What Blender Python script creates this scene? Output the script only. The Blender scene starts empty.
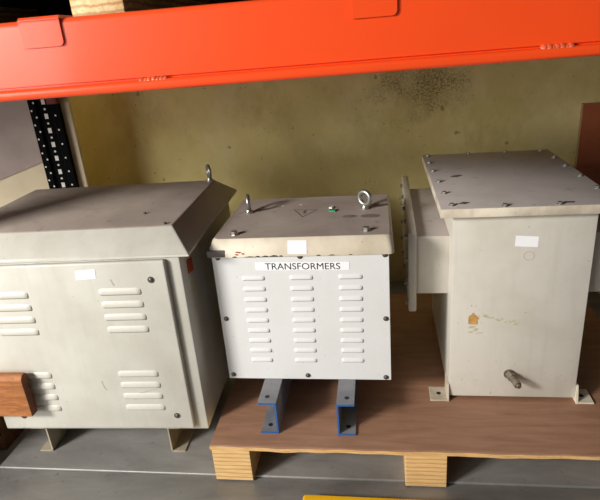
import bpy, bmesh, math, random
from mathutils import Vector, Matrix
random.seed(4)
SC = bpy.context.scene
COL = SC.collection
PI = math.pi

def lin(c):
    out = []
    for v in c[:3]:
        v = v/255.0
        out.append(v/12.92 if v <= 0.04045 else ((v+0.055)/1.055)**2.4)
    return (*out, 1.0)

# ------------------------------------------------------------------ materials
class Nodes:
    def __init__(s, name, rough=.5, metal=0.0, spec=.5):
        s.m = bpy.data.materials.new(name); s.m.use_nodes = True
        s.t = s.m.node_tree; s.n = s.t.nodes; s.l = s.t.links
        s.b = s.n['Principled BSDF']
        s.b.inputs['Roughness'].default_value = rough
        s.b.inputs['Metallic'].default_value = metal
        s.b.inputs['Specular IOR Level'].default_value = spec
        s.tc = s.n.new('ShaderNodeTexCoord')
    def coords(s, scale=(1, 1, 1), loc=(0, 0, 0)):
        mp = s.n.new('ShaderNodeMapping')
        mp.inputs['Scale'].default_value = scale; mp.inputs['Location'].default_value = loc
        s.l.new(s.tc.outputs['Object'], mp.inputs['Vector']); return mp.outputs['Vector']
    def noise(s, scale, detail=4, rough=.55, vec=None, dist=0):
        n = s.n.new('ShaderNodeTexNoise')
        n.inputs['Scale'].default_value = scale; n.inputs['Detail'].default_value = detail
        n.inputs['Roughness'].default_value = rough; n.inputs['Distortion'].default_value = dist
        s.l.new(vec if vec is not None else s.tc.outputs['Object'], n.inputs['Vector'])
        return n.outputs['Fac']
    def ramp(s, fac, a, b, va=0.0, vb=1.0):
        r = s.n.new('ShaderNodeMapRange'); r.clamp = True
        r.inputs['From Min'].default_value = a; r.inputs['From Max'].default_value = b
        r.inputs['To Min'].default_value = va; r.inputs['To Max'].default_value = vb
        s.l.new(fac, r.inputs['Value']); return r.outputs['Result']
    def math(s, op, a, b):
        m = s.n.new('ShaderNodeMath'); m.operation = op
        for i, v in enumerate((a, b)):
            if isinstance(v, (int, float)): m.inputs[i].default_value = v
            else: s.l.new(v, m.inputs[i])
        return m.outputs[0]
    def mix(s, fac, a, b):
        m = s.n.new('ShaderNodeMix'); m.data_type = 'RGBA'
        if isinstance(fac, (int, float)): m.inputs['Factor'].default_value = fac
        else: s.l.new(fac, m.inputs['Factor'])
        for k, v in ((6, a), (7, b)):
            if isinstance(v, tuple): m.inputs[k].default_value = v
            else: s.l.new(v, m.inputs[k])
        return m.outputs[2]
    def color(s, c):
        if isinstance(c, tuple): s.b.inputs['Base Color'].default_value = c
        else: s.l.new(c, s.b.inputs['Base Color'])
    def bump(s, fac, strength=.2, dist=.002):
        b = s.n.new('ShaderNodeBump'); b.inputs['Strength'].default_value = strength
        b.inputs['Distance'].default_value = dist
        s.l.new(fac, b.inputs['Height']); s.l.new(b.outputs['Normal'], s.b.inputs['Normal'])
    def rough(s, v): s.l.new(v, s.b.inputs['Roughness'])

def mat_paint(name, base, dirt, rough=.42, amount=.35, speck=True, specc=(92, 80, 62), seed=0):
    k = Nodes(name, rough)
    v = k.coords(loc=(seed, seed*1.7, seed*.6))
    c = k.mix(k.math('MULTIPLY', k.ramp(k.noise(7, 5, .6, v), .4, .75), amount), lin(base), lin(dirt))
    # faint runs down the sheet
    streak = k.ramp(k.noise(9, 3, .5, k.coords((4, 4, .5), (seed, 0, 0))), .52, .75)
    c = k.mix(k.math('MULTIPLY', streak, amount*.45), c, lin(dirt))
    if speck:
        sp = k.ramp(k.noise(95, 2, .5, v), .72, .77)
        c = k.mix(k.math('MULTIPLY', sp, .35), c, lin(specc))
    k.color(c); k.bump(k.noise(160, 2), .05, .001)
    return k.m

def mat_dust(name, base, light, seed=0):
    k = Nodes(name, .75)
    v = k.coords(loc=(seed, seed, 0))
    c = k.mix(k.ramp(k.noise(5, 6, .62, v, .6), .35, .72), lin(base), lin(light))
    c = k.mix(k.math('MULTIPLY', k.ramp(k.noise(26, 4, .6, v), .62, .74), .4), c, lin((78, 68, 60)))
    k.color(c); return k.m

def mat_plain(name, c, rough=.5, metal=0.0, var=.12, scale=20, spec=.5):
    k = Nodes(name, rough, metal, spec)
    d = tuple(int(x*.72) for x in c)
    k.color(k.mix(k.math('MULTIPLY', k.ramp(k.noise(scale, 4), .35, .7), var*3), lin(c), lin(d)))
    return k.m

def mat_wood(name, a, b, stretch=(1, 12, 12), scale=6, rough=.65, ring=False):
    k = Nodes(name, rough)
    v = k.coords(stretch)
    n = k.noise(scale, 6, .6, v, .8)
    c = k.mix(k.ramp(n, .35, .68), lin(a), lin(b))
    fine = k.ramp(k.noise(scale*5, 3, .6, v), .5, .7)
    c = k.mix(k.math('MULTIPLY', fine, .35), c, lin(tuple(int(x*.6) for x in b)))
    if ring:
        w = k.n.new('ShaderNodeTexWave'); w.wave_type = 'RINGS'; w.rings_direction = 'Y'
        w.inputs['Scale'].default_value = 34; w.inputs['Distortion'].default_value = 2.5
        w.inputs['Detail'].default_value = 2; w.inputs['Detail Scale'].default_value = 1.2
        k.l.new(k.coords((1, 1, .7), ring), w.inputs['Vector'])
        c = k.mix(k.math('MULTIPLY', k.ramp(w.outputs['Fac'], .45, .95), .65), c, lin((168, 112, 56)))
    k.color(c); k.bump(n, .15, .001)
    return k.m

M = {}
M['paint1'] = mat_paint('cream_grey_paint_ventilated', (203, 201, 191), (172, 166, 152), .40, .5, seed=1)
M['slot_shade'] = mat_plain('louvre_slot_shade', (124, 120, 112), .7, 0, .1)
M['foot'] = mat_paint('shaded_foot_paint', (168, 158, 138), (112, 98, 80), .55, .7, seed=12)  # feet darkened in the paint for the shade under the cabinet
M['dust1'] = mat_dust('dusty_lid_ventilated', (166, 152, 142), (194, 180, 168), 2)
M['paint2'] = mat_paint('white_panel_paint', (221, 222, 221), (200, 198, 192), .38, .25, seed=3)
M['lid2'] = mat_paint('cream_lid_paint', (226, 216, 196), (176, 160, 134), .5, .6, seed=4)
M['dust2'] = mat_dust('dusty_lid_middle', (166, 151, 142), (192, 178, 166), 6)
M['paint3'] = mat_paint('cream_paint_terminal', (208, 203, 192), (176, 169, 152), .42, .5, seed=7)
M['edge3'] = mat_paint('worn_lid_edge', (224, 214, 194), (128, 104, 80), .5, .75, seed=9)
M['dust3'] = mat_dust('dusty_lid_terminal', (186, 177, 172), (204, 194, 188), 11)
M['steel'] = mat_plain('zinc_bolt', (178, 178, 172), .38, .85, .15, 60)
M['dark_steel'] = mat_plain('dark_screw', (104, 100, 95), .4, .6, .15, 60)
M['brass'] = mat_plain('dull_plug_metal', (150, 140, 126), .42, .7, .25, 60)
M['paper'] = mat_plain('white_paper', (246, 246, 248), .6, 0, .02)
M['tape_grey'] = mat_plain('grey_tape', (112, 104, 98), .55, 0, .2)
M['stain'] = mat_plain('dull_stain', (142, 128, 120), .7, 0, .2, 60)
M['ink'] = mat_plain('black_ink', (24, 24, 26), .6, 0, .02)
M['faint_ink_shadow'] = mat_plain('faded_ink_and_shadow', (116, 102, 94), .7, 0, .1)
M['faint_mark'] = mat_plain('faint_pen_mark', (176, 168, 152), .7, 0, .1)
M['orange_tag'] = mat_plain('orange_red_tag', (196, 78, 44), .55, 0, .15)
M['pale_tag'] = mat_plain('pale_tag', (206, 200, 168), .6, 0, .15)
M['torn'] = mat_plain('brown_torn_paper', (206, 158, 92), .75, 0, .25, 60)
M['glue'] = mat_plain('dried_glue', (206, 198, 166), .7, 0, .2, 90)
M['green'] = mat_plain('green_scrap', (46, 148, 104), .5, 0, .15)
M['white_chip'] = mat_plain('white_chip', (235, 228, 218), .6, 0, .1)
M['black_post'] = mat_plain('black_post_paint', (8, 8, 9), .85, 0, .1, 20, .12)
M['slots'] = mat_plain('bare_metal_slots', (248, 246, 240), .55, 0, .1)
M['red_shade'] = mat_plain('shaded_orange_bracket', (120, 30, 24), .5, 0, .1)  # shade on the orange bracket put into its colour as dark red
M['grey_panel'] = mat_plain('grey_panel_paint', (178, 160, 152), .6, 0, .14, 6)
M['cream_wall'] = mat_paint('cream_side_paint', (232, 216, 184), (206, 186, 150), .6, .4, False, seed=5)
M['dark_deck'] = mat_plain('upper_steel_gap_shade', (24, 22, 21), .7, 0, .1)  # near black, also paints the deep shade in the upper gap
M['concrete'] = mat_plain('grey_concrete', (142, 136, 128), .9, 0, .2, 8)
M['bluegrey'] = None

def mk_orange():
    k = Nodes('orange_beam_paint', .36, 0, .35)
    k.color(k.mix(k.math('MULTIPLY', k.ramp(k.noise(6, 4), .4, .7), .3), lin((241, 77, 24)), lin((229, 71, 31))))
    k.b.inputs['Coat Weight'].default_value = .35; k.b.inputs['Coat Roughness'].default_value = .12
    k.bump(k.noise(60, 2), .03, .001)
    return k.m
M['orange'] = mk_orange()
M['weld'] = mat_plain('worn_weld', (236, 104, 66), .35, .1, .25, 90)
M['yellow'] = mat_plain('yellow_bar_paint', (246, 186, 24), .4, 0, .06)

def mk_channel():
    k = Nodes('worn_blue_channel', .5)
    c = k.mix(k.ramp(k.noise(16, 4), .42, .6), lin((134, 132, 134)), lin((112, 114, 122)))
    k.color(c); return k.m
M['bluegrey'] = mk_channel()
M['blue'] = mat_plain('blue_cut_edge', (44, 94, 160), .45, 0, .1)

def mk_deck():
    k = Nodes('galvanised_sheet', .42, .3)
    v = k.coords((1, 3, 1))
    c = k.mix(k.ramp(k.noise(4, 6, .65, v, .5), .35, .7), lin((150, 148, 144)), lin((122, 119, 115)))
    c = k.mix(k.math('MULTIPLY', k.ramp(k.noise(40, 4), .66, .74), .5), c, lin((84, 78, 72)))
    k.color(c); k.rough(k.ramp(k.noise(7, 5), .3, .7, .34, .55)); return k.m
M['deck'] = mk_deck()

def mk_pallet_top():
    k = Nodes('brown_film_ply', .55)
    v = k.coords((1.2, 9, 9))
    c = k.mix(k.ramp(k.noise(5, 7, .65, v, .6), .32, .7), lin((168, 126, 100)), lin((142, 104, 80)))
    c = k.mix(k.math('MULTIPLY', k.ramp(k.noise(14, 5, .6), .6, .75), .35), c, lin((128, 96, 78)))
    sc = k.ramp(k.noise(60, 2, .5, k.coords((1, 14, 1))), .70, .75)
    c = k.mix(k.math('MULTIPLY', sc, .35), c, lin((190, 154, 128)))
    k.color(c); k.bump(k.noise(60, 4, .6, v), .1, .001); return k.m
M['ply_top'] = mk_pallet_top()

def mk_ply_layers(name, a, b, gap):
    k = Nodes(name, .7)
    sx = k.n.new('ShaderNodeSeparateXYZ'); k.l.new(k.tc.outputs['Object'], sx.inputs[0])
    wob = k.math('MULTIPLY', k.math('SUBTRACT', k.noise(18, 3), .5), .004)
    z = k.math('ADD', sx.outputs['Z'], wob)
    w = k.math('FRACT', k.math('DIVIDE', z, gap), 0)
    c = k.mix(k.ramp(k.noise(8, 6, .6, k.coords((2, 2, 40))), .35, .7), lin(a), lin(b))
    c = k.mix(k.math('MULTIPLY', k.ramp(w, .72, .86), .6), c, lin((146, 96, 48)))
    k.color(c); return k.m
M['ply_block'] = mk_ply_layers('laminated_block', (230, 194, 136), (202, 158, 98), .0125)
M['ply_edge'] = mat_wood('ply_edge', (232, 192, 132), (192, 146, 90), (3, 3, 60), 8)
M['plank'] = mat_wood('stained_plank', (196, 128, 74), (150, 90, 46), (2, 14, 14), 5)
M['plank_end'] = mat_wood('plank_end_grain', (122, 66, 32), (86, 44, 20), (8, 8, 8), 6)
M['old_block'] = mat_wood('old_block', (126, 84, 50), (86, 54, 30), (3, 10, 10), 5)
M['shaded_board'] = mat_wood('shaded_board', (58, 42, 28), (40, 28, 18), (3, 10, 10), 5)  # block wood darkened, shade under the upper pallet boards is in the colour
M['pale_bearer'] = mat_wood('pale_pine_end', (238, 212, 160), (214, 176, 116), (6, 3, 6), 5, ring=(.49, 0, -.86))
M['brown_board'] = mat_plain('brown_hardboard', (172, 94, 56), .6, 0, .15, 9)
M['brown_edge'] = mat_plain('hardboard_edge', (176, 150, 116), .7, 0, .1)

def mk_wall():
    k = Nodes('yellow_wall_paint', .62)
    big = k.ramp(k.noise(1.7, 6, .62, None, .8), .32, .7)
    c = k.mix(big, lin((238, 220, 148)), lin((208, 190, 120)))
    pale = k.ramp(k.noise(3.4, 6, .68, k.coords((1, 1, .7), (3, 0, 1))), .48, .68)
    c = k.mix(k.math('MULTIPLY', pale, .55), c, lin((246, 234, 182)))
    grime = k.ramp(k.noise(4.5, 6, .7, k.coords((1, 1, .6), (7, 0, 3))), .55, .75)
    c = k.mix(k.math('MULTIPLY', grime, .45), c, lin((166, 146, 84)))
    pits = k.ramp(k.noise(48, 3, .6), .67, .72)
    c = k.mix(k.math('MULTIPLY', pits, .35), c, lin((140, 118, 62)))
    # the scuffed sooty patch with its own ragged outline
    vm = k.n.new('ShaderNodeVectorMath'); vm.operation = 'LENGTH'
    mp = k.n.new('ShaderNodeMapping'); mp.vector_type = 'POINT'
    mp.inputs['Location'].default_value = (-.225/.165, 0, -.86/.15); mp.inputs['Scale'].default_value = (1/.165, 0, 1/.15)
    k.l.new(k.tc.outputs['Object'], mp.inputs['Vector']); k.l.new(mp.outputs['Vector'], vm.inputs[0])
    m = k.ramp(k.math('ADD', vm.outputs['Value'], k.math('MULTIPLY', k.math('SUBTRACT', k.noise(9, 4), .5), 2.6)), .35, 1.1, 1, 0)
    grain = k.ramp(k.noise(120, 3, .75), .40, .6)
    c = k.mix(k.math('MULTIPLY', k.math('MULTIPLY', m, grain), .8), c, lin((84, 62, 36)))
    spot = k.ramp(k.noise(34, 2, .4, k.coords(loc=(5, 0, 2))), .74, .76)
    c = k.mix(k.math('MULTIPLY', spot, .5), c, lin((70, 54, 34)))
    k.color(c); k.bump(k.noise(30, 5), .25, .004); return k.m
M['wall'] = mk_wall()

# ------------------------------------------------------------------ mesh helpers
def bm_box(bm, x0, x1, y0, y1, z0, z1, bev=0, seg=2, mi=0):
    vs = [bm.verts.new((x, y, z)) for x in (x0, x1) for y in (y0, y1) for z in (z0, z1)]
    q = [(0, 1, 3, 2), (4, 6, 7, 5), (0, 4, 5, 1), (2, 3, 7, 6), (0, 2, 6, 4), (1, 5, 7, 3)]
    fs = [bm.faces.new([vs[i] for i in f]) for f in q]
    for f in fs: f.material_index = mi
    if bev:
        es = list({e for f in fs for e in f.edges})
        r = bmesh.ops.bevel(bm, geom=es, offset=bev, segments=seg, profile=.5, affect='EDGES')
        for f in r['faces']: f.material_index = mi
    return vs

def bm_cyl(bm, p0, p1, r0, r1=None, n=20, mi=0):
    if r1 is None: r1 = r0
    p0, p1 = Vector(p0), Vector(p1); a = (p1-p0).normalized()
    u = a.orthogonal().normalized(); w = a.cross(u)
    A = [bm.verts.new(p0+r0*(u*math.cos(2*PI*i/n)+w*math.sin(2*PI*i/n))) for i in range(n)]
    B = [bm.verts.new(p1+r1*(u*math.cos(2*PI*i/n)+w*math.sin(2*PI*i/n))) for i in range(n)]
    fs = [bm.faces.new((A[i], A[(i+1) % n], B[(i+1) % n], B[i])) for i in range(n)]
    fs += [bm.faces.new(A[::-1]), bm.faces.new(B)]
    for f in fs: f.material_index = mi

def bm_prism(bm, pts, axis, a, b, mi=0):
    """extrude a closed 2D outline; axis 'x': pts=(y,z), 'y': pts=(x,z), 'z': pts=(x,y)"""
    def mk(p, t):
        return {'x': (t, p[0], p[1]), 'y': (p[0], t, p[1]), 'z': (p[0], p[1], t)}[axis]
    A = [bm.verts.new(mk(p, a)) for p in pts]; B = [bm.verts.new(mk(p, b)) for p in pts]
    n = len(pts); fs = [bm.faces.new((A[i], A[(i+1) % n], B[(i+1) % n], B[i])) for i in range(n)]
    fs += [bm.faces.new(A[::-1]), bm.faces.new(B)]
    for f in fs: f.material_index = mi
    return A, B

def bm_torus(bm, c, R, r, normal, n=28, m=12, mi=0):
    nrm = Vector(normal).normalized(); u = nrm.orthogonal().normalized(); w = nrm.cross(u); c = Vector(c)
    g = []
    for i in range(n):
        t = 2*PI*i/n; d = u*math.cos(t)+w*math.sin(t)
        g.append([bm.verts.new(c+d*(R+r*math.cos(2*PI*j/m))+nrm*r*math.sin(2*PI*j/m)) for j in range(m)])
    for i in range(n):
        for j in range(m):
            bm.faces.new((g[i][j], g[(i+1) % n][j], g[(i+1) % n][(j+1) % m], g[i][(j+1) % m])).material_index = mi

def bm_dome(bm, c, r, h, d=(0, -1, 0), n=14, mi=0):
    c, a = Vector(c), Vector(d).normalized(); u = a.orthogonal().normalized(); w = a.cross(u)
    rows = []
    for k in range(5):
        t = k/5*PI/2
        rows.append([bm.verts.new(c+a*h*math.sin(t)+r*math.cos(t)*(u*math.cos(2*PI*i/n)+w*math.sin(2*PI*i/n))) for i in range(n)])
    top = bm.verts.new(c+a*h)
    for k in range(4):
        for i in range(n): bm.faces.new((rows[k][i], rows[k][(i+1) % n], rows[k+1][(i+1) % n], rows[k+1][i])).material_index = mi
    for i in range(n): bm.faces.new((rows[4][i], rows[4][(i+1) % n], top)).material_index = mi
    bm.faces.new(rows[0][::-1]).material_index = mi

def build(name, bm, mats, parent=None, smooth=True, top=None, angle=38):
    bmesh.ops.recalc_face_normals(bm, faces=bm.faces)
    if top is not None:
        for f in bm.faces:
            if f.normal.z > .85: f.material_index = top
    me = bpy.data.meshes.new(name); bm.to_mesh(me); bm.free()
    if not isinstance(mats, (list, tuple)): mats = [mats]
    for m in mats: me.materials.append(m)
    if smooth:
        for p in me.polygons: p.use_smooth = True
        try: me.set_sharp_from_angle(angle=math.radians(angle))
        except Exception: pass
    o = bpy.data.objects.new(name, me); COL.objects.link(o)
    if parent: o.parent = parent
    return o

def tag(o, label, cat, group=None):
    o['label'] = label; o['category'] = cat
    if group: o['group'] = group
    return o
def thing(name, label, cat, loc=(0, 0, 0), rz=0, group=None):
    o = bpy.data.objects.new(name, None); COL.objects.link(o); o.empty_display_size = .05
    o.location = loc; o.rotation_euler = (0, 0, rz); return tag(o, label, cat, group)
def struct(o): o['kind'] = 'structure'; return o
def copy_of(o, parent, loc=None):
    c = o.copy(); COL.objects.link(c); c.parent = parent
    if loc is not None: c.location = loc
    return c
def B(): return bmesh.new()
def patch(name, m, parent, pts, axis, at, th=.0006, label=None):
    """thin sticker: outline pts on the plane axis=at, thickness th towards the viewer"""
    b = B(); bm_prism(b, pts, axis, at, at-th if axis == 'y' else at+th)
    o = build(name, b, m, parent, smooth=False)
    if label: o['label'] = label
    return o
def rect(x0, x1, z0, z1, sk=0): return [(x0, z0), (x1, z0+sk), (x1, z1+sk), (x0, z1)]

def louvre_mesh(L, H, D):
    b = B(); R = H*.75; xs = []
    for i in range(9): xs.append(-L/2+R*(1-math.cos(i/8*PI/2)))
    xs += [-x for x in xs[::-1]]
    prof = [(0, 0), (.12, .35), (.3, .68), (.5, .9), (.68, 1), (.84, 1), (.93, .82), (.97, .3), (1, 0)]
    grid = []
    for x in xs:
        q = max(0, (abs(x)-(L/2-R))/R); e = math.sqrt(max(0, 1-q*q))
        grid.append([b.verts.new((x, -D*p*e, H/2-H*(t if t > .9 else t*(.25+.75*e)+.3*(1-e)))) for t, p in prof])
    for i in range(len(xs)-1):
        for j in range(len(prof)-1):
            b.faces.new((grid[i][j], grid[i+1][j], grid[i+1][j+1], grid[i][j+1]))
    bmesh.ops.remove_doubles(b, verts=b.verts, dist=1e-5)
    bm_box(b, -L/2+R*.35, L/2-R*.15, -.0006, .0, -H/2-.0014, -H/2+.0004, mi=1)   # grey strip at the slot under the hood, painted as its shadow line
    return b

def eye_bolt(parent, loc, rz, R=.0165, r=.0056):
    b = B()
    bm_cyl(b, (0, 0, 0), (0, 0, .005), .012, .012, 24)
    bm_cyl(b, (0, 0, .005), (0, 0, .011), .0095, .0075, 20)
    bm_torus(b, (0, 0, .0115+R+r*.3), R, r, (1, 0, 0))
    o = build('eye_bolt', b, M['steel'], parent, angle=60); o.location = loc; o.rotation_euler = (0, 0, rz); return o

def hex_bolt(r=.008, h=.006, stub=0):
    b = B(); bm_cyl(b, (0, 0, 0), (0, 0, .0015), r*1.25, r*1.25, 20)
    bm_cyl(b, (0, 0, .0015), (0, 0, .0015+h), r, r, 6)
    if stub: bm_cyl(b, (0, 0, h), (0, 0, h+stub), r*.5, r*.45, 14)
    return b

# ------------------------------------------------------------------ camera
cam = bpy.data.cameras.new('camera'); co = bpy.data.objects.new('camera', cam); COL.objects.link(co)
f_px, pitch, yaw, roll, hz = 537.1, -.377, .1388, -.0844, 1.0562
cp, sp, cy, sy, cr, sr = math.cos(pitch), math.sin(pitch), math.cos(yaw), math.sin(yaw), math.cos(roll), math.sin(roll)
fw = Vector((-sy*cp, cy*cp, sp)); rt = Vector((cy, sy, 0)); up = rt.cross(fw)
R_ = cr*rt+sr*up; U_ = -sr*rt+cr*up
co.matrix_world = Matrix(((R_.x, U_.x, -fw.x, 0), (R_.y, U_.y, -fw.y, 0), (R_.z, U_.z, -fw.z, hz), (0, 0, 0, 1)))
cam.sensor_fit = 'HORIZONTAL'; cam.sensor_width = 36; cam.lens = f_px*36/600; cam.clip_start = .02
SC.camera = co

# ------------------------------------------------------------------ setting
WY = 2.275; LX = -1.27
b = B(); bm_box(b, -3.0, 2.4, WY, WY+.1, -.03, 2.6); struct(build('wall_back', b, M['wall'], smooth=False))
b = B(); bm_box(b, -4, 4, -4, WY+.1, -.08, -.03); struct(build('floor', b, M['concrete'], smooth=False))

# cream board and grey sheet behind the post
b = B(); bm_box(b, -1.9, -1.107, 1.9785, 1.995, -.03, 1.09, .002)
cb = tag(build('cream_board', b, M['cream_wall']), 'tall cream board behind the black perforated post at the left', 'board')
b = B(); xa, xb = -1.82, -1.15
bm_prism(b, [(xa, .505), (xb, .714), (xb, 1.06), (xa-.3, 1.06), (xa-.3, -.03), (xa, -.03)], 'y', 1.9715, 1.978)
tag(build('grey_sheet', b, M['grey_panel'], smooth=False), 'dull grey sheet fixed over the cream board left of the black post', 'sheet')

# sheets of the shelf deck
ts = -.0154
def deck_sheet(x0, x1, y0, y1, z1, label):
    b = B(); bm_box(b, x0, x1, y0, y1, -.03, z1, .0035, 3)
    o = build('steel_deck_sheet', b, M['deck']); o.location = (-.4338, 1.0633, 0); o.rotation_euler = (0, 0, ts)
    return tag(o, label, 'shelf sheet', 'steel sheets of the shelf deck')
deck_sheet(-.622, 2.2, 0, 1.165, 0, 'rear grey steel shelf sheet, under the wooden pallet and the cabinets')
deck_sheet(-.755, 2.2, -.62, -.001, -.004, 'front grey steel shelf sheet, beneath the yellow bar')

# ------------------------------------------------------------------ rack
tb = .0465
bt = thing('rack_beam', 'orange steel rack beam crossing the top of the opening', 'rack beam', (-.1095, .967, .9888), tb)
def arc(cx, cz, r, a0, a1, n=6):
    return [(cx+r*math.cos(math.radians(a0+(a1-a0)*i/n)), cz+r*math.sin(math.radians(a0+(a1-a0)*i/n))) for i in range(n+1)]
T = .1298
prof = arc(.045, .005, .005, 270, 360, 4)+arc(.043, T-.007, .007, 0, 90, 5)+arc(.010, T-.010, .010, 90, 180, 7)
prof += [(0, .0226), (.0050, .0216), (.0050, .0186)]+arc(-.004, .0112, .0072, 70, 180, 7)+arc(-.0040, .0070, .0070, 180, 270, 6)
b = B(); bm_prism(b, prof, 'x', -2.4, 1.95); build('beam_profile', b, M['orange'], bt, angle=30)
def clip(x0, x1, zb):
    b = B()
    th = .0042
    z0 = zb-.9888
    # rounded lower right corner, folded over the top of the beam
    pts = [(x0, z0)]+arc(x1-.008, z0+.008, .008, 270, 360, 5)+[(x1, T+th-.004), (x0, T+th-.004)]
    bm_prism(b, pts, 'y', -th, 0)
    bm_prism(b, [(-th, T-.004), (-th, T-.001), (0, T+th), (.05, T+th), (.05, T), (0, T-.002)], 'x', x0, x1)
    build('clip', b, M['orange'], bt, smooth=False)
clip(-.476, -.403, 1.0738)
clip(.0935, .1668, 1.0765)
for x, s in ((-.256, 1), (.427, 1.1)):
    b = B()
    for i in range(7):
        bm_dome(b, (x-.021+.007*i+random.uniform(-.001, .001), -.0035, .0185+random.uniform(-.0015, .001)), .0062*s, .0040, (0, -.6, .8), 8)
    build('weld_bead', b, M['weld'], bt)

# rear post of the rack, perforated
pt = thing('rack_upright', 'black perforated rack post at the back left, in front of the cream wall', 'rack post', (-1.253, 1.95, -.03))
W = .116
b = B()
bm_prism(b, [(0, 0), (.026, 0), (.034, .012), (W-.034, .012), (W-.026, 0), (W, 0), (W, .02), (W-.003, .02), (W-.003, .004), (W-.027, .004), (W-.035, .016), (.035, .016), (.027, .004), (.003, .004), (.003, .02), (0, .02)], 'z', 0, 2.4)
P = .0535; z0 = .905+.03
n = -16
while n < 28:
    z = z0-n*P
    if .1 < z < 2.2:
        bm_box(b, .048, .0620, .0112, .0161, z-.0095, z+.0095, mi=1)
        bm_cyl(b, (.0550, .0112, z-P*.5), (.0550, .0162, z-P*.5), .0042, n=10, mi=1)
        for x, zz in ((.008, z-P*.55), (.0225, z-.001), (W-.017, z+.002)):
            bm_cyl(b, (x, -.0004, zz), (x, .0020, zz), .0036, n=10, mi=1)
    n += 1
build('post_profile', b, [M['black_post'], M['slots']], pt, smooth=False)
# front post outside the frame on the left, carrying the beam
pf = thing('rack_upright', 'black rack post at the front left end of the orange beam', 'rack post', (-1.32, .945, -.03))
b = B(); bm_box(b, 0, .12, 0, .07, 0, 2.4, .004); build('post_profile', b, M['black_post'], pf)
# rear beam
rb = thing('rack_beam', 'rear orange rack beam in the dark, joined to the perforated black post', 'rack beam', (-1.12, 1.93, .9924))
b = B(); bm_box(b, -.002, 2.9, 0, .05, .01, .1246, .004); build('beam_profile', b, M['orange'], rb)
b = B(); bm_box(b, -.04, .0, -.012, .014, -.095, .13, .002); o = build('end_connector', b, M['red_shade'], rb); o['label'] = 'orange end bracket, its shade coloured dark red'
# upper shelf deck
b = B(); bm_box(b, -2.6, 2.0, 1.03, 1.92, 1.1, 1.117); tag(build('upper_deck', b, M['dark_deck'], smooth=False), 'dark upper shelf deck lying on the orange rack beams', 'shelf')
# pallet on the upper shelf
up_ = thing('wooden_pallet', 'pale timber pallet on the upper shelf, its bearer end over the orange beam', 'pallet', (0, 1.035, 1.117))
b = B(); bm_box(b, -.533, -.430, 0, .885, .0, .098, .003); build('bearer', b, M['pale_bearer'], up_)
for x in (-1.2, .15, .74):
    b = B(); bm_box(b, x, x+.092, 0, .885, .0, .098, .003); build('bearer', b, M['pale_bearer'], up_)
b = B(); bm_box(b, -1.24, 1.2, -.005, .89, .098, .12, .002); build('deck_board', b, M['shaded_board'], up_)
b = B(); bm_box(b, -1.24, 1.2, .886, .895, 0, .0979); build('gap_shade_board', b, M['dark_deck'], up_, smooth=False)  # added near-black board, fills the upper gap with painted shade

# ------------------------------------------------------------------ lower pallet
pa = thing('wooden_pallet', 'plywood pallet with brown top under the two smaller cabinets', 'pallet', (-.4206, 1.0448, 0), -.0153)
zP = .1103; th = .0115
def wavy(x): return .0012*math.sin(x*23+.5)+.0010*math.sin(x*61)
b = B(); nx = 60; PW = 1.16; PD = .84
rows = []
for i in range(nx+1):
    x = PW*i/nx; dz = -abs(wavy(x))*.9; low = .0025*max(0, math.sin(x*13-1.2))*(.5+.5*math.sin(x*71))
    rows.append([b.verts.new(v) for v in ((x, 0+wavy(x)*.8, zP-th-low), (x, 0+wavy(x)*.8, zP-.0015+dz*.3), (x, .004, zP), (x, PD, zP), (x, PD, zP-th))])
for i in range(nx):
    for j in range(5):
        f = b.faces.new((rows[i][j], rows[i+1][j], rows[i+1][(j+1) % 5], rows[i][(j+1) % 5])); f.material_index = 0 if j in (1, 2) else 1
b.faces.new(rows[0]).material_index = 1; b.faces.new(rows[-1][::-1]).material_index = 1
build('top_board', b, [M['ply_top'], M['ply_edge']], pa, smooth=False)
for bx in (.004, .4900, PW-.104):
    for by in (.0, PD/2-.07, PD-.14):
        b = B(); bm_box(b, bx, bx+.099, by+.001, by+.14, 0, zP-th-.0002, .0012, 1)
        build('block', b, M['ply_block'], pa, smooth=False)

# ------------------------------------------------------------------ big ventilated cabinet, left
c1 = thing('transformer_cabinet', 'large cream ventilated steel cabinet with hipped lid, standing at the left on the steel sheet', 'cabinet', (-.4457, 1.1268, 0), .0137)
b = B(); bm_box(b, -.586, 0, 0, .53, .0947, .602, .004, 2); build('body', b, M['paint1'], c1)
b = B()
x0, x1, y0, y1 = -.655, .0265, -.0068, .548
rx0, rx1, ry0, ry1 = -.628, -.026, .058, .488
def ring(bm, x0, x1, y0, y1, z): return [bm.verts.new(p) for p in ((x0, y0, z), (x1, y0, z), (x1, y1, z), (x0, y1, z))]
rs = [ring(b, x0, x1, y0, y1, .6015), ring(b, x0, x1, y0, y1, .608), ring(b, rx0, rx1, ry0, ry1, .659)]
for a, c in zip(rs, rs[1:]):
    for i in range(4): b.faces.new((a[i], a[(i+1) % 4], c[(i+1) % 4], c[i]))
b.faces.new(rs[0][::-1]); b.faces.new(rs[-1])
bmesh.ops.bevel(b, geom=[e for e in b.edges if min(v.co.z for v in e.verts) > .6075], offset=.0035, segments=2, profile=.5, affect='EDGES')
lid1 = build('lid', b, [M['paint1'], M['dust1']], c1, top=1, angle=25)
lid1['label'] = 'hipped lid with a dusty brown top'
eye_bolt(c1, (-.037, .475, .658), .45, .0180, .0052)
b = hex_bolt(.004, .003); o = build('lid_screw', b, M['dark_steel'], c1); o.location = (-.045, .068, .6585)
o = copy_of(o, c1, (-.131, .160, .6585))
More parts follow.
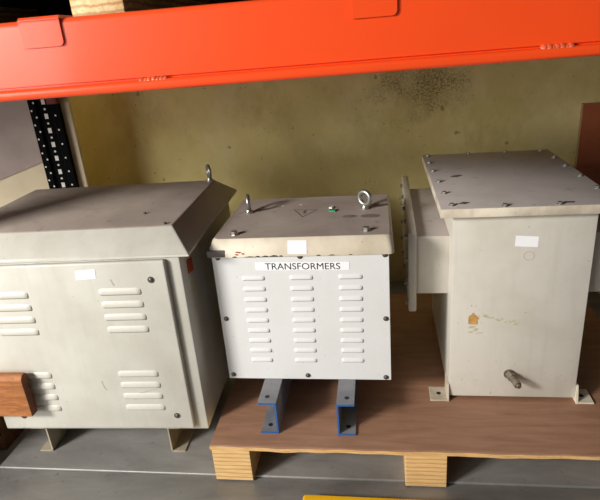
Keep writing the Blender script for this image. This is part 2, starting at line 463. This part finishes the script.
# door
b = B()
bm_box(b, -.553, -.033, -.014, .001, .1075, .5965, .005, 3)
door1 = build('door', b, M['paint1'], c1)
lm = louvre_mesh(.108, .018, .0044); first = build('louvre', lm, [M['paint1'], M['slot_shade']], door1, angle=60); first.location = (-.1565, -.0139, .5202)
for cx in (-.1565, -.448):
    for z in (.5202, .4856, .4508, .4160, .2845, .2505, .2155, .1795):
        if cx == -.1565 and z == .5202: continue
        copy_of(first, door1, (cx, -.0139, z-(0 if cx > -.3 else .002)))
b = B(); bm_cyl(b, (0, 0, 0), (0, -.0012, 0), .0085, .0085, 18); bm_dome(b, (0, -.001, 0), .0058, .003)
scr = build('door_screw', b, M['dark_steel'], door1); scr.location = (-.0725, -.0138, .548)
for x, z in ((-.0745, .151), (-.51, .548), (-.51, .151)): copy_of(scr, door1, (x, -.0138, z))
patch('paper_sticker', M['paper'], door1, [(-.2595, .5535), (-.2085, .5565), (-.2065, .5805), (-.2565, .5775)], 'y', -.0141, label='blank white paper sticker')
patch('side_tag', M['orange_tag'], c1, [(.042, .535), (.086, .527), (.086, .563), (.044, .571)], 'x', 0, label='orange red tag on the side')
patch('side_tag', M['pale_tag'], c1, [(.046, .478), (.076, .472), (.076, .506), (.047, .512)], 'x', 0, label='pale torn tag on the side')
for pts in ([(-.262, .262), (-.258, .240), (-.250, .232), (-.256, .243), (-.259, .262)], [(-.215, .212), (-.150, .226), (-.110, .238), (-.150, .228)], [(-.20, .200), (-.160, .207), (-.125, .2075), (-.160, .2085)], [(-.175, .552), (-.169, .535), (-.166, .536), (-.172, .553)]):
    patch('scuff', M['faint_mark'], door1, pts, 'y', -.0141, .0003)
# feet: channels front to back
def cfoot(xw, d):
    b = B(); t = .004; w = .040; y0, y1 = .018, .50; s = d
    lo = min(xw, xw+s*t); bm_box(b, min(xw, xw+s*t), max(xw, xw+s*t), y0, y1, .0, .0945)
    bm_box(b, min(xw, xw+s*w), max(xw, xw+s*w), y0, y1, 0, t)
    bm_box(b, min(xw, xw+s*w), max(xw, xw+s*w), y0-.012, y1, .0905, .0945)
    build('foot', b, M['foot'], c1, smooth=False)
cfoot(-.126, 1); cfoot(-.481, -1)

# ------------------------------------------------------------------ middle box
c2 = thing('transformer_box', 'white ventilated steel box marked TRANSFORMERS, on two blue channels on the pallet', 'box', (-.3903, 1.2039, 0), -.0221)
b = B(); bm_box(b, .002, .433, 0, .352, .2048, .569, .003); build('body', b, M['paint2'], c2)
b = B(); bm_box(b, -.0005, .4355, -.003, -.0002, .2055, .569, .0008, 1); fp = build('front_panel', b, M['paint2'], c2)
lm = louvre_mesh(.058, .0122, .0042); first = build('louvre', lm, [M['paint2'], M['slot_shade']], fp, angle=60)
started = False
for ci, (xa, xb) in enumerate(((.0992, .0968), (.2205, .2150), (.3420, .3378))):
    for r in range(9):
        t = r/8; z = .5062-t*(.5062-.2665)
        loc = (xa+(xb-xa)*t, -.0029, z)
        if not started: first.location = loc; started = True
        else: copy_of(first, fp, loc)
b = B(); bm_cyl(b, (0, 0, 0), (0, -.001, 0), .0068, .0068, 18); bm_dome(b, (0, -.001, 0), .0052, .0035); bm_box(b, -.004, .004, -.0049, -.004, -.0007, .0007)
scr = build('panel_screw', b, M['dark_steel'], fp); scr.location = (.0150, -.003, .5625)
for x, z in ((.2215, .5615), (.4262, .5610), (.0145, .3905), (.4250, .3882), (.0125, .2185), (.2165, .2178), (.4220, .2145)): copy_of(scr, fp, (x, -.003, z))
ls = patch('name_strip', M['paper'], fp, rect(.1080, .3405, .5268, .5478, -.0035), 'y', -.0031, label='white strip reading TRANSFORMERS')
# lettering
cu = bpy.data.curves.new('lettering', 'FONT'); cu.body = 'TRANSFORMERS'; cu.size = .0242; cu.align_x = 'CENTER'; cu.align_y = 'CENTER'; cu.extrude = .0002
cu.resolution_u = 4
to = bpy.data.objects.new('tmp_text', cu); COL.objects.link(to)
bpy.context.view_layer.update()
me = bpy.data.meshes.new_from_object(to.evaluated_get(bpy.context.evaluated_depsgraph_get()))
bpy.data.objects.remove(to)
xs = [v.co.x for v in me.vertices]; ys = [v.co.y for v in me.vertices]
cxm, cym = (max(xs)+min(xs))/2, (max(ys)+min(ys))/2; sx_ = .1855/(max(xs)-min(xs)); sy_ = .0172/(max(ys)-min(ys))
for v in me.vertices:
    X = (v.co.x-cxm)*sx_; Z = (v.co.y-cym)*sy_
    v.co = (X, -v.co.z, Z-X*.0151)
me.materials.clear(); me.materials.append(M['ink'])
to = bpy.data.objects.new('lettering', me); COL.objects.link(to); to.parent = fp; to.location = (.2255, -.0039, .5355); to['label'] = 'black capital lettering'
# lid
b = B()
def rrect(x0, x1, y0, y1, r, n=4):
    pts = []
    for cx, cyy, a in ((x1-r, y0+r, -90), (x1-r, y1-r, 0), (x0+r, y1-r, 90), (x0+r, y0+r, 180)):
        for i in range(n+1):
            t = math.radians(a+90*i/n); pts.append((cx+r*math.cos(t), cyy+r*math.sin(t)))
    return pts
lay = [(-.0085, .4480, -.010, .368, .565, .012), (-.0075, .4470, -.009, .366, .580, .013), (.001, .4435, .002, .352, .603, .016), (.0065, .4385, .008, .346, .6080, .016)]
rs = [[b.verts.new((x, y, z)) for x, y in rrect(x0, x1, y0, y1, r)] for x0, x1, y0, y1, z, r in lay]
nn = len(rs[0])
for a, c in zip(rs, rs[1:]):
    for i in range(nn): b.faces.new((a[i], a[(i+1) % nn], c[(i+1) % nn], c[i]))
b.faces.new(rs[-1]); b.faces.new(rs[0][::-1])
lid2 = build('lid', b, [M['lid2'], M['dust2']], c2, top=1, angle=28); lid2['label'] = 'cream lid with a dusty grey top'
TZ = .608
vd = math.atan2(.33, 1.41)
eye_bolt(c2, (.053, .2126, TZ), vd+.02, .0178, .0060)
eye_bolt(c2, (.3766, .2117, TZ), PI/2-.62, .0175, .0066)
b = hex_bolt(.0088, .0085); hb = build('lid_bolt', b, M['steel'], c2); hb.location = (.0545, .036, TZ)
copy_of(hb, c2, (.3830, .037, TZ))
b = B()   # folded over the step of the skirt
up1 = [((.1945, .2405)[k], y, z+(.0012 if k == 0 else 0)) for y, z in ((-.0108, .5700), (-.0100, .5800), (.0004, .6010)) for k in (0, 1)]
v = [b.verts.new(p) for p in up1]
b.faces.new((v[0], v[1], v[3], v[2])); b.faces.new((v[2], v[3], v[5], v[4]))
r_ = bmesh.ops.extrude_face_region(b, geom=b.faces[:])
for e in r_['geom']:
    if isinstance(e, bmesh.types.BMVert): e.co.y += .0012
build('paper_sticker', b, M['paper'], lid2, smooth=False)['label'] = 'small white paper sticker'
b = B(); bm_box(b, -.0095, .037, -.0108, .03, .5655, .584, .002); build('tape_patch', b, M['tape_grey'], lid2)['label'] = 'grey tape on the lid corner'
for x, w_, h_ in ((.060, .006, .003), (.098, .014, .0022), (.118, .008, .003), (.137, .010, .0032), (.158, .012, .004), (.176, .006, .003), (.268, .006, .0026), (.300, .008, .0022), (.345, .005, .002)):
    patch('paint_chip', M['ink'], lid2, [(x-w_, .5652), (x+w_, .5652), (x+w_*.7, .5652+h_*.7), (x, .5652+h_), (x-w_*.6, .5652+h_*.5)], 'y', -.0100, .0006)
for x, z, w_ in ((.070, .578, .008), (.066, .572, .005), (.082, .574, .004)):
    patch('paint_chip', M['brown_board'], lid2, [(x-w_, z), (x+w_*.5, z-.002), (x+w_, z+.001), (x-w_*.3, z+.0025)], 'y', -.0092, .0012)
# faded warning triangle on the dust
def flat(name, pts, z, m, par, t=.0004, label=None):
    b = B(); bm_prism(b, pts, 'z', z, z+t); o = build(name, b, m, par, smooth=False)
    if label: o['label'] = label
    return o
b = B()
tri = [(.178, .2255), (.247, .2210), (.211, .1560)]
cx = sum(p[0] for p in tri)/3; cyy = sum(p[1] for p in tri)/3
inn = [(cx+(x-cx)*.84, cyy+(y-cyy)*.84) for x, y in tri]
for i in range(3):
    j = (i+1) % 3; bm_prism(b, [tri[i], tri[j], inn[j], inn[i]], 'z', TZ, TZ+.0003)
bm_prism(b, [(.2095, .218), (.2185, .214), (.2135, .2015), (.2185, .199), (.2105, .180), (.2125, .194), (.2065, .197)], 'z', TZ, TZ+.0003)
o = build('warning_mark', b, M['faint_ink_shadow'], lid2, smooth=False); o['label'] = 'faded warning triangle'
tag_ = [((.1405, .266), .0045), ((.192, .270), .0045)]
for (x, y), r in tag_:
    flat('paint_chip', [(x-r, y-.003), (x+r, y-.001), (x+r*.6, y+.006), (x-r*.5, y+.005)], TZ, M['white_chip'], lid2)
b = B(); bm_prism(b, [(.279, .197), (.296, .193), (.300, .205), (.291, .213), (.281, .207)], 'z', TZ, TZ+.004)
tag(build('green_scrap', b, M['green'], smooth=False), 'scrap of green plastic on the dusty lid of the white TRANSFORMERS box', 'scrap')
g = bpy.data.objects['green_scrap']; g.location = (-.3903, 1.2039, 0); g.rotation_euler = (0, 0, -.0221)
b = B(); bm_prism(b, [(.277, .226), (.286, .222), (.290, .232), (.283, .238)], 'z', TZ, TZ+.004)
g = tag(build('paper_scrap', b, M['white_chip'], smooth=False), 'tiny white scrap behind the green scrap on the middle lid', 'scrap')
g.location = (-.3903, 1.2039, 0); g.rotation_euler = (0, 0, -.0221)
for (x, y, rx, ry) in ((.338, .152, .020, .012), (.392, .150, .026, .016)):
    flat('oil_stain', [(x+rx*math.cos(i/14*2*PI), y+ry*math.sin(i/14*2*PI)) for i in range(14)], TZ, M['stain'], lid2, .0002)

# two blue channels below it
def channel(x0, x1, web_right, label):
    t = thing('steel_channel', label, 'channel', (-.3903, 1.2039, 0), -.0221, 'blue channels under the white box')
    w = x1-x0; z0, z1 = zP+.0003, .2046; s = .0046
    a, bb = (x1-s, x1) if web_right else (x0, x0+s)
    y0, y1 = -.1072, .33
    b = B()
    bm_box(b, x0, x1, y0+.0015, y1, z1-s, z1); bm_box(b, x0, x1, y0+.0015, y1, z0, z0+s); bm_box(b, a, bb, y0+.0015, y1, z0+s, z1-s)
    build('channel_profile', b, M['bluegrey'], t, smooth=False)
    b = B()
    bm_box(b, x0, x1, y0, y0+.0015, z1-s, z1); bm_box(b, x0, x1, y0, y0+.0015, z0, z0+s); bm_box(b, a, bb, y0, y0+.0015, z0+s, z1-s)
    build('painted_edge', b, M['blue'], t, smooth=False)['label'] = 'bright blue cut end'
    xm = (x0+x1)/2-(.003 if web_right else -.003)
    for z in (z1, z0+s):
        b = B(); bm_cyl(b, (xm, y0+.028, z-.001), (xm, y0+.028, z+.0004), .0062, n=18); build('bolt_hole', b, M['ink'], t, smooth=False)
    return t
channel(.0962+.0015, .1437+.0015, True, 'left blue steel channel with open side facing left, under the white box')
channel(.2956+.002, .340+.002, False, 'right blue steel channel with open side facing right, under the white box')

# ------------------------------------------------------------------ right terminal box
c3 = thing('transformer_cabinet', 'cream steel cabinet with bolted flat lid and side ducts, on the right of the pallet', 'cabinet', (.1997, 1.2403, 0), -.0272)
b = B(); bm_box(b, 0, .3215, 0, .505, .1195, .6385, .0025); build('body', b, M['paint3'], c3)
b = B(); bm_box(b, -.033, .3625, -.0275, .560, .6375, .660, .0022, 2)
lid3 = build('lid', b, [M['edge3'], M['dust3']], c3, top=1); lid3['label'] = 'flat lid with a dusty grey top and worn cream edge'
hb = build('lid_bolt', hex_bolt(.0058, .0045), M['steel'], c3); hb.location = (-.0135, .2143, .6598)
for x, y in ((-.0115, .1019), (-.005, .0), (-.018, .335), (-.02, .44), (-.016, .54), (.1122, .5452), (.2262, .545), (.3347, .545), (.3461, .4404), (.3443, .3308), (.3474, .2174), (.3483, .1006), (.348, -.01), (.23, -.0156), (.1111, -.0167)):
    copy_of(hb, c3, (x, y, .6598))
for pts in ([(.022, .262), (.040, .258), (.058, .276), (.050, .284), (.030, .276)], [(.012, .012), (.026, .006), (.040, .020), (.024, .026)], [(.240, -.006), (.262, -.010), (.268, .002), (.246, .004)]):
    flat('scrap_and_bolt_shadow', pts, .66, M['faint_ink_shadow'], lid3, .0004)  # a dark scrap, and bolt shadows painted flat on the lid
def duct(side):
    b = B()
    if side < 0: xa, xb, fa, fb = -.083, .001, -.1035, -.083
    else: xa, xb, fa, fb = .3205, .404, .404, .4245
    bm_box(b, xa, xb, .062, .512, .3985, .5605, .0025)
    d = build('duct', b, M['paint3'], c3, top=None)
    for p in d.data.polygons: pass
    d.data.materials.append(M['dust3'])
    for p in d.data.polygons:
        if p.normal.z > .85: p.material_index = 1
    fy = .048
    b = B(); bm_box(b, 0, fb-fa, 0, .580, .352, .576, .003, 2)
    f = build('flange_plate', b, M['paint3'], c3); f.location = (fa, fy, 0); f.rotation_euler = (0, 0, -.012 if side < 0 else 0)
    xo = 0 if side < 0 else fb-fa
    for y, z in [(y, z) for y in (.022, .142, .262, .382, .512) for z in (.37, .558)]+[(y, z) for y in (.022, .512) for z in (.43, .495)]:
        o = build('flange_bolt', hex_bolt(.0062, .0055), M['steel'], f); o.location = (xo, y, z); o.rotation_euler = (0, -PI/2*(1 if side < 0 else -1), 0)
duct(-1); duct(1)
# feet: angle tabs at the corners
def tab(x0, x1, xin, y0, y1):
    b = B(); bm_box(b, x0, x1, y0, y1, zP+.0003, zP+.0048, .0008, 1)
    xa, xb = (xin-.005, xin) if xin < .1 else (xin, xin+.005)
    bm_prism(b, [(y0, zP+.0003), (y1, zP+.0003), (y1, zP+.05), (y0+.012, zP+.05)], 'x', xa, xb)
    o = build('foot', b, M['edge3'], c3, smooth=False)
    xm = (x0+x1)/2
    b = B(); bm_cyl(b, (xm, (y0+y1)/2, zP+.003), (xm, (y0+y1)/2, zP+.0051), .0062, n=18); build('bolt_hole', b, M['ink'], o, smooth=False)
tab(-.049, -.0005, -.0002, -.0135, .046); tab(.3208, .366, .3217, -.0135, .046)
tab(.3208, .366, .3217, .44, .50)
# drain plug
b = B(); px, pz = .152, .1930
def pl(t): return (px+t*.30, -t*.95, pz-t*.12)
bm_cyl(b, (px, .0, pz), (px, -.004, pz), .0135, .0135, 24)
bm_cyl(b, pl(.002), pl(.018), .0118, .0118, 6)
bm_cyl(b, pl(.018), pl(.036), .0094, .0090, 20)
bm_cyl(b, pl(.036), pl(.046), .0104, .0100, 6)
bm_cyl(b, pl(.046), pl(.052), .0064, .0055, 16)
build('drain_plug', b, M['brass'], c3, angle=30)
patch('paper_sticker', M['paper'], c3, [(.1437, .5535), (.1955, .5500), (.1965, .5765), (.1445, .5805)], 'y', 0, label='blank white paper sticker')
patch('torn_label', M['torn'], c3, [(.044, .3415), (.0665, .3405), (.0662, .3535), (.0705, .3585), (.0615, .3665), (.054, .375), (.0495, .3685), (.0435, .3635)], 'y', 0, label='torn scrap of brown paper label')
for i in range(14):
    x = .068+i*.0072+random.uniform(-.002, .002); z = .3695-i*.0019+random.uniform(-.006, .006); w = random.uniform(.003, .008); h = random.uniform(.0012, .004)
    patch('glue_mark', M['glue'], c3, [(x-w, z-h), (x+w*.4, z-h*1.3), (x+w, z+h*.2), (x-w*.3, z+h)], 'y', 0, .0003)
for (x, z, w, h) in ((.053, .3335, .010, .0035), (.062, .326, .007, .004), (.050, .319, .008, .0025), (.072, .316, .012, .0012)):
    patch('glue_mark', M['glue'], c3, [(x-w, z-h), (x+w*.4, z-h*1.3), (x+w, z+h*.6), (x-w*.3, z+h)], 'y', 0, .0003)
b = B()
for i in range(24):
    a0, a1 = 2*PI*i/24, 2*PI*(i+1)/24
    q = [(.1775+r*math.cos(a), .5275+r*.95*math.sin(a)) for r, a in ((.0125, a0), (.0125, a1), (.0113, a1), (.0113, a0))]
    bm_prism(b, q, 'y', 0, -.0003)
build('ink_ring', b, M['faint_mark'], c3, smooth=False)['label'] = 'faint inked circle'

# ------------------------------------------------------------------ loose things
# brown board leaning flat on the back wall
b = B(); bm_box(b, .842, 1.5, WY-.022, WY-.002, 0, .7275, .001, 1)
for f in b.faces:
    pass
o = build('brown_board', b, [M['brown_board'], M['brown_edge']], smooth=False)
for p in o.data.polygons:
    if abs(p.normal.x) > .8 or p.normal.z > .8: p.material_index = 1
tag(o, 'reddish brown hardboard sheet against the yellow wall at the far right', 'board')
# plank and its support at the left
b = B()
px1 = -.900; y0, y1, z0, z1 = 1.069, 1.097, .1766, .303
pts = [(y0, z0+.003), (y0+.003, z0), (y1-.003, z0), (y1, z0+.003), (y1, z1-.008), (y1-.006, z1), (y0+.008, z1), (y0, z1-.012)]
A_, B_ = bm_prism(b, pts, 'x', -1.6, px1)
bmesh.ops.bevel(b, geom=[e for e in b.edges if all(v in B_ for v in e.verts)], offset=.004, segments=2, profile=.5, affect='EDGES')
o = build('timber_plank', b, [M['plank'], M['plank_end']], angle=30)
for p in o.data.polygons:
    if p.normal.x > .6: p.material_index = 1
tag(o, 'reddish brown timber plank end jutting in at the left before the large cabinet', 'plank')
b = B(); bm_prism(b, [(-1.5, 1.05), (-1.2, 1.05), (-1.2, 1.17), (-1.105, 1.17), (-1.105, 1.3), (-1.5, 1.3)], 'z', -.03, .1762)
tag(build('timber_block', b, M['old_block']), 'old brown timber block at the far left, below the plank', 'timber block')
# yellow bar
b = B(); pts = rrect(-.181, .40, 0, .06, .008)
bm_prism(b, pts, 'z', -.0038, .024)
bmesh.ops.bevel(b, geom=[e for e in b.edges if all(v.co.z > .02 for v in e.verts)], offset=.004, segments=3, profile=.5, affect='EDGES')
o = build('yellow_bar', b, M['yellow'], angle=50); o.location = (0, .919, 0); o.rotation_euler = (0, 0, -.0225)
tag(o, 'yellow painted steel bar on the front shelf sheet at the bottom edge', 'bar')

# ------------------------------------------------------------------ light
w = bpy.data.worlds.new('hall'); SC.world = w; w.use_nodes = True
bg = w.node_tree.nodes['Background']; bg.inputs[0].default_value = (.93, .97, 1.0, 1)
# the hall is open and bright towards the left, darker towards the right
wt = w.node_tree; tcw = wt.nodes.new('ShaderNodeTexCoord'); sxw = wt.nodes.new('ShaderNodeSeparateXYZ'); mrw = wt.nodes.new('ShaderNodeMapRange')
wt.links.new(tcw.outputs['Generated'], sxw.inputs[0]); wt.links.new(sxw.outputs['X'], mrw.inputs['Value'])
for k_, v_ in (('From Min', -.8), ('From Max', .6), ('To Min', .24), ('To Max', .03)): mrw.inputs[k_].default_value = v_
wt.links.new(mrw.outputs['Result'], bg.inputs[1])
def area(name, loc, target, sx, sy, power, col):
    l = bpy.data.lights.new(name, 'AREA'); l.shape = 'RECTANGLE'; l.size = sx; l.size_y = sy; l.energy = power; l.color = col
    o = bpy.data.objects.new(name, l); COL.objects.link(o); o.location = loc
    o.rotation_euler = (Vector(target)-Vector(loc)).to_track_quat('-Z', 'Y').to_euler(); return o
area('hall_window_light', (-2.84, -1.1, 1.98), (0, 1.3, .5), .7, .55, 158, (1.0, .965, .91))
area('added_fill_light', (-4.9, -4.2, 1.65), (0, 1.3, .6), 4.2, 2.3, 205, (1.0, .97, .93))  # added unseen fill, lights the back wall and keeps the gaps dark
SC.view_settings.view_transform = 'Standard'; SC.view_settings.look = 'None'
SC.view_settings.exposure = 0.06; SC.view_settings.gamma = 1.0; SC.view_settings.use_curve_mapping = False
